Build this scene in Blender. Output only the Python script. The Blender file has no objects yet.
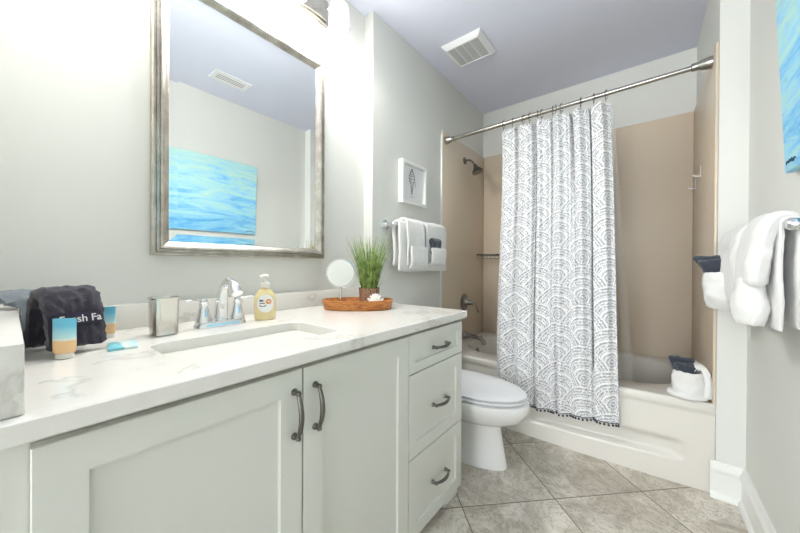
import bpy, bmesh, math, random
from mathutils import Vector, Matrix, noise
from math import pi, sin, cos, sqrt, atan2, floor
C = bpy.context.scene
COL = C.collection
random.seed(7)

# ------------------------------------------------------------ camera
F, YAW, PITCH, ROLL, CX, CH = 309.43, .66985, -.00475, .00504, 1.25316, 1.07187
fw = Vector((-sin(YAW)*cos(PITCH), cos(YAW)*cos(PITCH), sin(PITCH)))
r0 = Vector((cos(YAW), sin(YAW), 0)); u0 = r0.cross(fw)
rr = r0*cos(ROLL)+u0*sin(ROLL); uu = -r0*sin(ROLL)+u0*cos(ROLL)
cam_d = bpy.data.cameras.new('camera'); cam = bpy.data.objects.new('camera', cam_d); COL.objects.link(cam)
cam_d.sensor_fit = 'HORIZONTAL'; cam_d.sensor_width = 36; cam_d.lens = F*36/800; cam_d.clip_start = .02
cam.matrix_world = Matrix(((rr.x, uu.x, -fw.x, CX), (rr.y, uu.y, -fw.y, 0), (rr.z, uu.z, -fw.z, CH), (0, 0, 0, 1)))
C.camera = cam
# ------------------------------------------------------------ light and exposure
W = bpy.data.worlds.new('world'); C.world = W; W.use_nodes = True
W.node_tree.nodes['Background'].inputs[0].default_value = (.93, .97, 1, 1)
W.node_tree.nodes['Background'].inputs[1].default_value = 4.0
C.view_settings.view_transform = 'Standard'; C.view_settings.look = 'None'
C.view_settings.exposure = 0.55; C.view_settings.gamma = 1; C.view_settings.use_curve_mapping = False
BULB_W = 8.0
al = bpy.data.lights.new('rear_fill_light', 'AREA'); al.shape = 'RECTANGLE'; al.size = 1.5; al.size_y = 2.2; al.energy = 34; al.color = (.97, .98, 1)  # added soft fill from behind the camera to even out the room, no real lamp
ao = bpy.data.objects.new('rear_fill_light', al); COL.objects.link(ao); ao.location = (.8, -4.2, 1.3); ao.rotation_euler = (pi/2, 0, 0)

# ------------------------------------------------------------ dimensions
VWX = -.07      # vanity wall
YS = 1.3188     # where the toilet wall steps out
YB = 2.887      # back wall
H = 2.556
WX = 1.518       # right side of the alcove
RX = 1.613      # right wall
YF = 2.05     # front of alcove wall
YN = -4.4       # open end of the hall behind the camera
CT = .862       # countertop height

# ------------------------------------------------------------ materials
def srgb(h):
    h = h.lstrip('#'); v = [int(h[i:i+2], 16)/255 for i in (0, 2, 4)]
    return tuple((c/12.92 if c <= .04045 else ((c+.055)/1.055)**2.4) for c in v)+(1,)
class NT:
    def __init__(s, name):
        s.m = bpy.data.materials.new(name); s.m.use_nodes = True; s.t = s.m.node_tree
        s.b = s.t.nodes['Principled BSDF']
    def n(s, typ, **k):
        nd = s.t.nodes.new(typ)
        for a, b in k.items():
            if a.startswith('i_'):
                key = a[2:]; key = int(key) if key.isdigit() else key.replace('_', ' ')
                s.set(nd.inputs[key], b)
            else: setattr(nd, a, b)
        return nd
    def set(s, inp, v):
        if isinstance(v, bpy.types.NodeSocket): s.t.links.new(v, inp)
        else: inp.default_value = v
    def math(s, op, a, b=None, c=None):
        nd = s.t.nodes.new('ShaderNodeMath'); nd.operation = op
        s.set(nd.inputs[0], a)
        if b is not None: s.set(nd.inputs[1], b)
        if c is not None: s.set(nd.inputs[2], c)
        return nd.outputs[0]
    def mix(s, f, a, b):
        nd = s.t.nodes.new('ShaderNodeMix'); nd.data_type = 'RGBA'
        s.set(nd.inputs[0], f); s.set(nd.inputs[6], a); s.set(nd.inputs[7], b); return nd.outputs[2]
    def mixf(s, f, a, b):
        nd = s.t.nodes.new('ShaderNodeMix'); s.set(nd.inputs[0], f); s.set(nd.inputs[2], a); s.set(nd.inputs[3], b); return nd.outputs[0]
    def ramp(s, f, stops):
        nd = s.t.nodes.new('ShaderNodeValToRGB'); e = nd.color_ramp.elements
        while len(e) < len(stops): e.new(.5)
        for i, (p, c) in enumerate(stops): e[i].position = p; e[i].color = c
        s.set(nd.inputs[0], f); return nd.outputs[0]
    def coord(s, which='Object', scale=(1, 1, 1), rot=(0, 0, 0)):
        tc = s.t.nodes.new('ShaderNodeTexCoord'); mp = s.t.nodes.new('ShaderNodeMapping')
        s.t.links.new(tc.outputs[which], mp.inputs[0]); mp.inputs['Scale'].default_value = scale; mp.inputs['Rotation'].default_value = rot
        return mp.outputs[0]
    def noise(s, vec, sc, det=4, rough=.5, dist=0):
        nd = s.n('ShaderNodeTexNoise'); s.set(nd.inputs['Vector'], vec); nd.inputs['Scale'].default_value = sc
        nd.inputs['Detail'].default_value = det; nd.inputs['Roughness'].default_value = rough; nd.inputs['Distortion'].default_value = dist
        return nd.outputs[0]
    def bump(s, h, st=.3, d=.01):
        nd = s.n('ShaderNodeBump'); nd.inputs['Strength'].default_value = st; nd.inputs['Distance'].default_value = d
        s.set(nd.inputs['Height'], h); s.set(s.b.inputs['Normal'], nd.outputs[0])
    def base(s, col, rough=.5, metal=0, **k):
        s.set(s.b.inputs['Base Color'], col); s.b.inputs['Roughness'].default_value = rough; s.b.inputs['Metallic'].default_value = metal
        for a, b in k.items(): s.set(s.b.inputs[a.replace('_', ' ')], b)
        return s
def paint(name, hexc, rough=.6, var=.02, bump=.05):
    t = NT(name); v = t.coord(); c = srgb(hexc)
    nz = t.noise(v, 3, 3)
    d = tuple(x*(1-var*2) for x in c[:3])+(1,)
    t.base(t.mix(nz, c, d), rough)
    if bump: t.bump(t.noise(v, 260, 2), bump, .002)
    return t.m
def metal(name, hexc, rough, nscale=40, var=.25, stretch=(1, 1, 1)):
    t = NT(name); v = t.coord(scale=stretch); c = srgb(hexc); d = tuple(x*(1-var) for x in c[:3])+(1,)
    nz = t.noise(v, nscale, 3); t.base(t.mix(nz, c, d), rough, 1)
    return t.m
def terry(name, hexc, dark=.8, bs=.6):
    t = NT(name); v = t.coord(); c = srgb(hexc); d = tuple(x*dark for x in c[:3])+(1,)
    nz = t.noise(v, 420, 3, .6); n2 = t.noise(v, 25, 3)
    t.base(t.mix(t.math('MULTIPLY', nz, n2), c, d), .95, 0)
    t.b.inputs['Sheen Weight'].default_value = .4; t.b.inputs['Sheen Roughness'].default_value = .5
    t.bump(nz, bs, .004); return t.m
M = {}
M['wall'] = paint('wall_paint', '#e3e4df')
M['wallr'] = paint('wall_paint_right', '#e6e8e3')
M['ceiling'] = paint('ceiling_paint', '#e6eafb', .8)
M['trim'] = paint('trim_paint', '#f1f3ef', .35, .01, 0)
M['surround'] = paint('surround_panel', '#decfba', .28, .02, 0)
M['tub'] = paint('tub_acrylic', '#e8e5dd', .16, .01, 0)
M['porcelain'] = paint('porcelain', '#f1f1ef', .08, .01, 0)
M['cabinet'] = paint('cabinet_paint', '#dfe0d9', .4, .01, .02)
M['gap'] = paint('dark_gap', '#4a463e', .8, .1, 0)
M['plastic'] = paint('white_plastic', '#f1f2f4', .4, .01, 0)
M['grille'] = paint('grey_grille', '#c9cccd', .5, .03, 0)
M['slot'] = paint('vent_slot', '#4c5058', .7, .05, 0)
M['chrome'] = metal('chrome', '#e8eaec', .07, 5, .05)
M['nickel'] = metal('brushed_nickel', '#9a9893', .28, 60, .3)
M['silver'] = metal('polished_silver', '#dcdad4', .16, 20, .12)
M['pewter'] = metal('dark_pewter', '#7c7a74', .33, 80, .35)
M['rodm'] = metal('rod_metal', '#b9b6ae', .22, 30, .2)
M['towel'] = terry('white_terry', '#f6f6f4', .9)
M['towelg'] = terry('grey_terry', '#8b959d', .6, .9)
M['toweln'] = terry('plum_terry', '#2e293c', .5, 1)
M['towelk'] = terry('charcoal_terry', '#3d4452', .5, .9)
M['thread'] = paint('white_thread', '#e6e4e6', .7, .1, .1)
M['navy'] = terry('navy_pompom', '#26324a', .6)
# mirror
t = NT('mirror_glass'); t.base((.93, .95, .945, 1), 0.0, 1); M['mirror'] = t.m
# silver frame
t = NT('antique_silver'); v = t.coord(scale=(1, .25, .25)); nz = t.noise(v, 60, 6, .7); n2 = t.noise(t.coord(scale=(1, 1, 1)), 14, 4, .7)
t.base(t.ramp(t.math('MULTIPLY_ADD', nz, .5, t.math('MULTIPLY', n2, .5)), [(.25, srgb('#8a8177')), (.5, srgb('#c0bbb1')), (.75, srgb('#ece8df'))]), .3, .9)
t.bump(nz, .25, .002); M['frame'] = t.m
# quartz
t = NT('white_quartz'); v = t.coord(); w = t.noise(v, 2.2, 5, .6)
vv = t.n('ShaderNodeVectorMath', operation='MULTIPLY_ADD'); t.set(vv.inputs[0], t.n('ShaderNodeTexNoise', i_Vector=v, i_Scale=1.7, i_Detail=5.0).outputs[1]); vv.inputs[1].default_value = (.9, .9, .9); t.set(vv.inputs[2], v)
nz = t.noise(vv.outputs[0], 2.6, 6, .55)
vein = t.math('SUBTRACT', 1, t.math('MINIMUM', 1, t.math('MULTIPLY', t.math('ABSOLUTE', t.math('SUBTRACT', nz, .5)), 38)))
msk = t.math('MULTIPLY', vein, t.math('MULTIPLY_ADD', t.math('GREATER_THAN', w, .5), .26, .03))
cloud = t.mix(t.noise(v, 5, 4), srgb('#efeeea'), srgb('#e3e0d9'))
t.base(t.mix(msk, cloud, srgb('#8f8e88')), .18, 0); M['quartz'] = t.m
# floor tile, laid diagonally
t = NT('floor_tile'); v = t.coord('Object'); sx = t.n('ShaderNodeSeparateXYZ'); t.set(sx.inputs[0], v)
P = .4405
dx = t.math('SUBTRACT', sx.outputs[0], .936); dy = t.math('SUBTRACT', sx.outputs[1], 1.557)
a = t.math('DIVIDE', t.math('MULTIPLY', t.math('ADD', dx, dy), .70711), P); b = t.math('DIVIDE', t.math('MULTIPLY', t.math('SUBTRACT', dy, dx), .70711), P)
def gr(q):
    f = t.math('ABSOLUTE', t.math('SUBTRACT', t.math('FRACT', q), .5)); return t.math('GREATER_THAN', f, .4945)
g = t.math('MAXIMUM', gr(a), gr(b))
cid = t.n('ShaderNodeCombineXYZ'); t.set(cid.inputs[0], t.math('FLOOR', a)); t.set(cid.inputs[1], t.math('FLOOR', b))
wn = t.n('ShaderNodeTexWhiteNoise'); t.set(wn.inputs['Vector'], cid.outputs[0])
off = t.n('ShaderNodeVectorMath', operation='MULTIPLY_ADD'); t.set(off.inputs[0], wn.outputs[1]); off.inputs[1].default_value = (9, 9, 9); t.set(off.inputs[2], v)
n1 = t.noise(off.outputs[0], 4.5, 8, .68, 1.2); n2 = t.noise(off.outputs[0], 11, 6, .6, 2.5)
col = t.ramp(n1, [(.3, srgb('#a59b8b')), (.46, srgb('#cac3b5')), (.58, srgb('#e2dcd0')), (.8, srgb('#efeae0'))])
crack = t.math('SUBTRACT', 1, t.math('MINIMUM', 1, t.math('MULTIPLY', t.math('ABSOLUTE', t.math('SUBTRACT', n2, .5)), 30)))
col = t.mix(t.math('MULTIPLY', crack, .62), col, srgb('#8b8071'))
col = t.mix(t.math('MULTIPLY', wn.outputs[0], .18), col, srgb('#a79c8c'))
t.base(t.mix(g, col, srgb('#756a5b')), .38); t.bump(t.math('MULTIPLY_ADD', g, -1, t.math('MULTIPLY', n1, .2)), .35, .004)
M['tile'] = t.m
# shower curtain: fish-scale arcs of little dashes, on the cloth's own UV (metres)
t = NT('scallop_print_cloth'); uvn = t.n('ShaderNodeTexCoord'); sx = t.n('ShaderNodeSeparateXYZ'); t.set(sx.inputs[0], uvn.outputs['UV'])
U, V = sx.outputs[0], sx.outputs[1]; R_, HH = .175, .112
# row index of the lowest circle centre that can still cover the point
dist = None; ang = None; found = None
for k in range(0, 3):
    # candidate row = ceil(v/HH) - 2 + k ... centres below the point, nearest to R first
    row = t.math('ADD', t.math('CEIL', t.math('DIVIDE', t.math('SUBTRACT', V, R_), HH)), float(k))
    odd = t.math('MULTIPLY', t.math('MODULO', t.math('ADD', row, 100.0), 2.0), R_)
    cy = t.math('MULTIPLY', row, HH)
    ux = t.math('SUBTRACT', U, odd)
    cxr = t.math('MULTIPLY', t.math('ROUND', t.math('DIVIDE', ux, 2*R_)), 2*R_)
    lx = t.math('SUBTRACT', ux, cxr); ly = t.math('SUBTRACT', V, cy)
    d = t.math('SQRT', t.math('ADD', t.math('MULTIPLY', lx, lx), t.math('MULTIPLY', ly, ly)))
    an = t.math('ARCTAN2', lx, ly)
    ins = t.math('LESS_THAN', d, R_)
    if dist is None: dist, ang, found = d, an, ins
    else:
        take = t.math('MULTIPLY', ins, t.math('SUBTRACT', 1.0, found))
        dist = t.mixf(take, dist, d); ang = t.mixf(take, ang, an); found = t.math('MAXIMUM', found, ins)
rg = t.math('DIVIDE', dist, .0154); ri = t.math('FLOOR', rg); rf = t.math('FRACT', rg)
band = t.math('MULTIPLY', t.math('GREATER_THAN', rf, .24), t.math('LESS_THAN', rf, .98))
arc = t.math('MULTIPLY', ang, t.math('MULTIPLY', t.math('ADD', ri, 1.0), 3.6))
cc = t.n('ShaderNodeCombineXYZ'); t.set(cc.inputs[0], t.math('FLOOR', arc)); t.set(cc.inputs[1], ri); t.set(cc.inputs[2], t.math('FLOOR', t.math('MULTIPLY', rf, 3)))
wn = t.n('ShaderNodeTexWhiteNoise'); t.set(wn.inputs['Vector'], cc.outputs[0])
outer = t.math('LESS_THAN', t.math('ABSOLUTE', t.math('SUBTRACT', t.math('FRACT', t.math('DIVIDE', t.math('SUBTRACT', R_, dist), .0615)), .5)), .42)
dash = t.math('MULTIPLY', t.math('LESS_THAN', t.math('FRACT', arc), .72), t.math('GREATER_THAN', wn.outputs[0], .2))
mk = t.math('MULTIPLY', t.math('MULTIPLY', band, dash), t.math('MULTIPLY_ADD', wn.outputs[0], .6, .4))
wide = t.math('GREATER_THAN', t.math('FRACT', t.math('DIVIDE', ri, 4.0)), .1)
mk = t.math('MULTIPLY', mk, outer)
inkc = t.mix(t.noise(t.coord('UV'), 3, 3), srgb('#465270'), srgb('#6f7682'))
t.base(t.mix(mk, srgb('#f4f4f3'), inkc), .9)
t.b.inputs['Sheen Weight'].default_value = .2
M['curtain'] = t.m
# clear liner
t = NT('clear_liner'); t.base((.93, .93, .9, 1), .25); t.b.inputs['Alpha'].default_value = .16; M['liner'] = t.m
# painting
t = NT('sea_painting'); v = t.coord('Object', scale=(1, 1, 1)); sx = t.n('ShaderNodeSeparateXYZ'); t.set(sx.inputs[0], v)
v2 = t.coord('Object', scale=(1, 1.1, 7), rot=(.12, 0, 0)); n1 = t.noise(v2, 2.3, 8, .68, .8); v3 = t.coord('Object', scale=(1, 1.6, 13), rot=(-.1, 0, 0)); n2 = t.noise(v3, 3.2, 6, .7, .6)
g = t.math('SUBTRACT', t.math('ADD', t.math('MULTIPLY', n1, 1.15), -.08), t.math('MULTIPLY', t.math('SUBTRACT', .33, sx.outputs[2]), .32))
col = t.ramp(g, [(.2, srgb('#4aa6e8')), (.36, srgb('#7cc8f4')), (.46, srgb('#9fdcf6')), (.54, srgb('#aee4ea')), (.66, srgb('#c6ebe4')), (.85, srgb('#bfe2f0'))])
streak = t.math('MULTIPLY', t.math('GREATER_THAN', n2, .655), .5)
col = t.mix(streak, col, srgb('#2c8aa6')); s2 = t.math('LESS_THAN', n2, .33); col = t.mix(t.math('MULTIPLY', s2, .6), col, srgb('#d8eff0'))
t.base(col, .5); t.bump(n1, .25, .006); M['painting'] = t.m
M['sig'] = paint('signature_ink', '#2c4a63', .6, .1, 0)
# wood
t = NT('tray_wood'); v = t.coord('Object', scale=(2, 2, 11), rot=(.2, .1, .7)); n1 = t.noise(v, 9, 5, .6, 1.5)
t.base(t.ramp(n1, [(.3, srgb('#8a4a1c')), (.5, srgb('#c27a3a')), (.7, srgb('#dd9d58'))]), .42); M['wood'] = t.m
# basket
t = NT('woven_basket'); v = t.coord('Object'); vo = t.n('ShaderNodeTexVoronoi', i_Vector=v, i_Scale=160.0)
t.base(t.mix(vo.outputs[0], srgb('#c9a58a'), srgb('#7d5a44')), .8); t.bump(vo.outputs[0], .8, .004); M['basket'] = t.m
t = NT('grass_blade'); v = t.coord('Object'); n1 = t.noise(v, 40, 2)
t.base(t.ramp(n1, [(.3, srgb('#4f7030')), (.5, srgb('#86a452')), (.75, srgb('#c3d18e'))]), .6); M['grass'] = t.m
M['shell'] = paint('shell_white', '#f3efe9', .5, .05, .3)
# soap
t = NT('amber_soap'); t.base(srgb('#fbe9b4'), .1); t.b.inputs['Transmission Weight'].default_value = .12; t.b.inputs['IOR'].default_value = 1.3; M['soap'] = t.m
M['label'] = paint('label_white', '#f6f6f4', .5, .01, 0)
M['orange'] = paint('label_orange', '#f0962a', .5, .02, 0)
M['ink'] = paint('print_grey', '#555a60', .6, .1, 0)
# beach print packaging
def beach(name, top, mid, bot, axis=2, lo=0, hi=.1):
    t = NT(name); v = t.coord('Object'); sx = t.n('ShaderNodeSeparateXYZ'); t.set(sx.inputs[0], v)
    h = t.math('DIVIDE', t.math('SUBTRACT', sx.outputs[axis], lo), hi-lo)
    h = t.math('ADD', h, t.math('MULTIPLY', t.math('SUBTRACT', t.noise(v, 45, 3), .5), .1))
    t.base(t.ramp(h, [(0, bot), (.5, bot), (.54, srgb('#e8f4ee')), (.62, mid), (.95, top)]), .35); return t.m
M['beach'] = beach('beach_print', srgb('#74cdea'), srgb('#c4ecf0'), srgb('#f2cb98'), 2, .002, .075)
M['beachc'] = beach('beach_card_print', srgb('#a4dbe4'), srgb('#dff2ee'), srgb('#7cc9d8'), 1, -.05, .04)
M['cap'] = paint('tube_cap_white', '#f0ede6', .4, .02, 0)
# light glass
t = NT('glowing_shade'); t.base((.95, .95, .95, 1), .15); t.b.inputs['Emission Color'].default_value = (1, .98, .94, 1)
vz = t.n('ShaderNodeTexVoronoi', i_Vector=t.coord(), i_Scale=38.0)
t.set(t.b.inputs['Emission Strength'], t.math('MULTIPLY_ADD', vz.outputs[0], .7, .62)); t.bump(vz.outputs[0], .6, .004); M['shade'] = t.m
t = NT('lit_bulb'); t.base((1, 1, 1, 1), .4); t.b.inputs['Emission Color'].default_value = (1, .97, .92, 1); t.b.inputs['Emission Strength'].default_value = 3; M['bulb'] = t.m
M['paper'] = paint('print_paper', '#f0f1f1', .7, .01, 0)
M['sketch'] = paint('sketch_grey', '#6a6d73', .7, .2, 0)

# ------------------------------------------------------------ geometry helpers
ORG = {}
def root(name, label, cat, loc=(0, 0, 0), group=None):
    o = bpy.data.objects.new(name, None); COL.objects.link(o); o.location = loc; o.empty_display_size = .05
    o['label'] = label; o['category'] = cat
    if group: o['group'] = group
    ORG[o] = Vector(loc); return o
def mk(name, bm, mat, parent=None, smooth=True, loc=None, angle=40):
    me = bpy.data.meshes.new(name)
    org = Vector((0, 0, 0))
    if parent is not None: org = ORG[parent]
    elif loc is not None: org = Vector(loc)
    bmesh.ops.recalc_face_normals(bm, faces=bm.faces)
    if org.length: bmesh.ops.translate(bm, verts=bm.verts, vec=-org)
    for f in bm.faces: f.smooth = smooth
    if smooth:
        ca = math.radians(angle)
        for e in bm.edges:
            if len(e.link_faces) == 2 and e.calc_face_angle(0) > ca: e.smooth = False
    bm.to_mesh(me); bm.free()
    o = bpy.data.objects.new(name, me); COL.objects.link(o)
    if mat is not None: me.materials.append(mat)
    if parent is not None: o.parent = parent; ORG[o] = org
    else: o.location = org; ORG[o] = org
    return o
def tag(o, label=None, cat=None, group=None, kind=None):
    if label: o['label'] = label
    if cat: o['category'] = cat
    if group: o['group'] = group
    if kind: o['kind'] = kind
    return o
def struct(name, bm, mat, smooth=True): return tag(mk(name, bm, mat, smooth=smooth), kind='structure')
def B(): return bmesh.new()
def box(bm, x0, x1, y0, y1, z0, z1, bev=0, seg=2):
    r = bmesh.ops.create_cube(bm, size=1)
    for v in r['verts']:
        v.co = Vector((x0+(v.co.x+.5)*(x1-x0), y0+(v.co.y+.5)*(y1-y0), z0+(v.co.z+.5)*(z1-z0)))
    if bev:
        es = list({e for v in r['verts'] for e in v.link_edges})
        bmesh.ops.bevel(bm, geom=es, offset=bev, segments=seg, profile=.5, affect='EDGES')
    return bm
def loft(bm, loops, closed=True, cap0=True, cap1=True):
    vs = [[bm.verts.new(p) for p in L] for L in loops]; n = len(loops[0])
    for a, b in zip(vs, vs[1:]):
        for i in range(n if closed else n-1):
            j = (i+1) % n
            bm.faces.new((a[i], a[j], b[j], b[i]))
    if cap0: bm.faces.new(list(reversed(vs[0])))
    if cap1: bm.faces.new(vs[-1])
    return vs
def smoothpts(pts, n=8):
    pts = [Vector(p) for p in pts]; out = []
    for i in range(len(pts)-1):
        p0 = pts[max(0, i-1)]; p1 = pts[i]; p2 = pts[i+1]; p3 = pts[min(len(pts)-1, i+2)]
        for k in range(n):
            s = k/n
            out.append(.5*((2*p1)+(-p0+p2)*s+(2*p0-5*p1+4*p2-p3)*s*s+(-p0+3*p1-3*p2+p3)*s**3))
    out.append(pts[-1]); return out
def lerplist(L, s):
    x = s*(len(L)-1); i = min(int(x), len(L)-2); f = x-i; return L[i]*(1-f)+L[i+1]*f
def tube(bm, pts, r, seg=12, smooth=0, flat=1.0, up=None):
    pts = smoothpts(pts, smooth) if smooth else [Vector(p) for p in pts]
    n = len(pts); R = r if isinstance(r, (list, tuple)) else [r, r]
    loops = []; nrm = None
    for i, p in enumerate(pts):
        tg = (pts[min(i+1, n-1)]-pts[max(i-1, 0)]).normalized()
        if nrm is None:
            nrm = Vector(up) if up else (Vector((0, 0, 1)) if abs(tg.z) < .9 else Vector((1, 0, 0)))
        nrm = (nrm-tg*nrm.dot(tg)).normalized(); bn = tg.cross(nrm)
        rad = lerplist(R, i/(n-1))
        loops.append([p+nrm*cos(2*pi*k/seg)*rad*flat+bn*sin(2*pi*k/seg)*rad for k in range(seg)])
    loft(bm, loops); return bm
def lathe(bm, prof, c, axis=(0, 0, 1), seg=24, sx=1, sy=1, xa=None):
    ax = Vector(axis).normalized(); c = Vector(c)
    x = Vector(xa) if xa else (Vector((1, 0, 0)) if abs(ax.x) < .9 else Vector((0, 1, 0)))
    x = (x-ax*x.dot(ax)).normalized(); y = ax.cross(x)
    loops = [[c+ax*h+x*(cos(2*pi*k/seg)*max(r, 1e-4)*sx)+y*(sin(2*pi*k/seg)*max(r, 1e-4)*sy) for k in range(seg)] for r, h in prof]
    loft(bm, loops); return bm
def ball(bm, c, r, s=(1, 1, 1), sub=2):
    q = bmesh.ops.create_icosphere(bm, subdivisions=sub, radius=r)
    for v in q['verts']: v.co = Vector((v.co.x*s[0], v.co.y*s[1], v.co.z*s[2]))+Vector(c)
def rrect(cx, cy, hx, hy, r, z, n=8):
    out = []
    for qx, qy, a0 in ((1, 1, 0), (-1, 1, pi/2), (-1, -1, pi), (1, -1, 3*pi/2)):
        for k in range(n+1):
            a = a0+pi/2*k/n
            out.append(Vector((cx+qx*(hx-r)+cos(a)*r, cy+qy*(hy-r)+sin(a)*r, z)))
    return out
def toRect(L, x0, x1, y0, y1, z):
    """outer loop matching L point by point, lying on the rectangle with its corners"""
    cx, cy = (x0+x1)/2, (y0+y1)/2; n = len(L); q = n//4; out = []
    for i, p in enumerate(L):
        s, k = divmod(i, q); f = k/(q-1)
        if s == 0: a = Vector((x1, p.y, z)) if f < .5 else Vector((p.x, y1, z))
        elif s == 1: a = Vector((p.x, y1, z)) if f < .5 else Vector((x0, p.y, z))
        elif s == 2: a = Vector((x0, p.y, z)) if f < .5 else Vector((p.x, y0, z))
        else: a = Vector((p.x, y0, z)) if f < .5 else Vector((x1, p.y, z))
        if k == q//2: a = Vector(((x1 if s in (0, 3) else x0), (y1 if s in (0, 1) else y0), z))
        out.append(a)
    return out
def strip(path, wdir, Wd, th, nw=14, disp=.0, dsc=30, wid=None, seed=0, edge=4, thick=None, wob=0):
    """a soft thick cloth slab following 'path', Wd wide along wdir, th thick"""
    bm = B(); pts = path; n = len(pts); wd0 = Vector(wdir).normalized(); loops = []
    for i, p in enumerate(pts):
        tg = (pts[min(i+1, n-1)]-pts[max(i-1, 0)]).normalized()
        nm = tg.cross(wd0).normalized()
        w = Wd*(lerplist(wid, i/(n-1)) if wid else 1)/2
        h = th*(lerplist(thick, i/(n-1)) if thick else 1)/2
        endf = min(1, (min(i, n-1-i)+.35)/1.6); hh = h*sqrt(max(0.05, 1-(1-endf)**2)) if endf < 1 else h
        L = []
        for k in range(nw+1): L.append(p+wd0*(-w+2*w*k/nw)+nm*hh)
        for k in range(1, edge): a = pi/2-pi*k/edge; L.append(p+wd0*(w+cos(a)*hh)+nm*sin(a)*hh)
        for k in range(nw+1): L.append(p+wd0*(w-2*w*k/nw)-nm*hh)
        for k in range(1, edge): a = -pi/2-pi*k/edge; L.append(p+wd0*(-w+cos(a)*hh)+nm*sin(a)*hh)
        loops.append(L)
    loft(bm, loops)
    sd = Vector((seed*3.1, seed*1.7, seed*.9))
    bm.normal_update()
    for v in bm.verts:
        q = v.co*dsc+sd
        if disp: v.co += v.normal*noise.noise(q)*disp
        if wob: v.co += noise.noise_vector(v.co*7+sd)*wob
    return bm
def arcpath(pts, n=6): return smoothpts(pts, n)
def cut_grid(bm, cuts=2): bmesh.ops.subdivide_edges(bm, edges=bm.edges[:], cuts=cuts, use_grid_fill=True)

# ============================================================ the room
struct('floor', box(B(), VWX-.1, RX+.1, YN, YB+.1, -.08, 0), M['tile'], False)
struct('ceiling', box(B(), VWX-.1, RX+.1, YN, YB+.1, H, H+.08), M['ceiling'], False)
struct('wall_left', box(B(), VWX-.1, VWX, YN, YS, 0, H), M['wall'], False)
struct('wall_toilet', box(B(), VWX-.1, 0, YS, YB+.1, 0, H), M['wall'], False)
struct('wall_back', box(B(), 0, RX+.1, YB, YB+.1, 0, H), M['wall'], False)
struct('wall_right', box(B(), RX, RX+.1, YN, YF, 0, H), M['wallr'], False)
struct('wall_alcove', box(B(), WX, RX+.1, YF, YB, 0, H), M['wallr'], False)
struct('wall_near', box(B(), VWX, .566, -.15, -.0315, 0, H), M['wall'], False)
# baseboards
def baseboard(name, p0, p1, nrm):
    prof = [(0, 0), (.026, 0), (.026, .012), (.02, .022), (.014, .026), (.014, .105), (.02, .112), (.02, .124), (.012, .132), (.008, .15), (0, .15)]
    p0, p1, nv = Vector(p0), Vector(p1), Vector(nrm)
    return [[p + nv*d+Vector((0, 0, z)) for d, z in prof] for p in (p0, p1)]
bm = B()
prof = [(0, 0), (.026, 0), (.026, .014), (.02, .024), (.014, .028), (.014, .12), (.021, .126), (.021, .138), (.012, .148), (.008, .165), (0, .165)]
def corner(pts_n): # list of (point, offset direction vector including mitre)
    return [[Vector((p[0]+nv[0]*d, p[1]+nv[1]*d, z)) for d, z in prof] for p, nv in pts_n]
loft(bm, corner([((RX-.0005, YN+.01), (-1, 0)), ((RX-.0005, YF-.0005), (-1, -1)), ((WX-.02, YF-.0005), (0, -1))]))
struct('baseboard_right', bm, M['trim'])
bm = B(); loft(bm, corner([((0.0005, YS+.02), (1, 0)), ((0.0005, 2.02), (1, 0))])); struct('baseboard_left', bm, M['trim'])

# ---- tub surround panels (thin acrylic panels on three walls)
ST = 2.123
r = root('tub_surround', 'beige moulded wall surround lining the bathtub alcove on three sides', 'wall surround', (0, YB, .43))
mk('back_panel', box(B(), .0125, WX-.0125, YB-.0125, YB-.0005, .425, ST, .003), M['surround'], r)
mk('side_panel', box(B(), .0005, .012, 2.093, YB-.0005, .425, ST, .003), M['surround'], r)
mk('side_panel', box(B(), WX-.012, WX-.0005, YF+.004, YB-.0005, .425, ST, .003), M['surround'], r)
tag(mk('edge_trim', box(B(), .0005, .015, 2.083, 2.0925, .425, 2.09, .002), M['trim'], r), 'white edge trim strip')

# ============================================================ vanity
XD = .586
r = root('vanity_cabinet', 'long white shaker vanity cabinet with two doors and three drawers', 'vanity', (.25, .65, 0))
mk('body', box(B(), VWX+.001, .563, -.0305, 1.312, .045, .832), M['cabinet'], r, False)
bm = B(); box(bm, VWX+.001, .515, -.0305, 1.312, 0, .0445); mk('toe_kick', bm, M['cabinet'], r, False)
bm = B(); box(bm, .515, .5655, 1.195, 1.312, 0.0, .0445)
mk('foot', bm, M['cabinet'], r, False)
def shaker(bm, y0, y1, z0, z1, st, x0=.5645, x1=XD):
    box(bm, x0, x1-.009, y0+st-.002, y1-st+.002, z0+st-.002, z1-st+.002)
    # stiles and rails as one frame with a chamfered inner edge
    def L(a, b, c, d, x): return [Vector((x, a, c)), Vector((x, b, c)), Vector((x, b, d)), Vector((x, a, d))]
    e = .0015
    loft(bm, [L(y0, y1, z0, z1, x0), L(y0, y1, z0, z1, x1-e), L(y0+e, y1-e, z0+e, z1-e, x1), L(y0+st, y1-st, z0+st, z1-st, x1), L(y0+st+.002, y1-st-.002, z0+st+.002, z1-st-.002, x1-.0095)], cap0=False, cap1=False)
def pull(p0, p1, out, par, bow=.03):
    p0, p1 = Vector(p0), Vector(p1); m = (p0+p1)/2; o = Vector(out)
    bm = B()
    tube(bm, [p0+o*.017, p0*.75+p1*.25+o*bow*.93, m+o*(bow+.002), p0*.25+p1*.75+o*bow*.93, p1+o*.017], [.0045, .0062, .0068, .0062, .0045], 10, 6)
    for p in (p0, p1):
        lathe(bm, [(.0085, 0), (.0085, .003), (.0062, .006), (.006, .016), (.0068, .02), (.0045, .024)], p, out, 12)
    h = mk('handle', bm, M['pewter'], par); return h
Z0, Z1 = .05, .813
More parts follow.
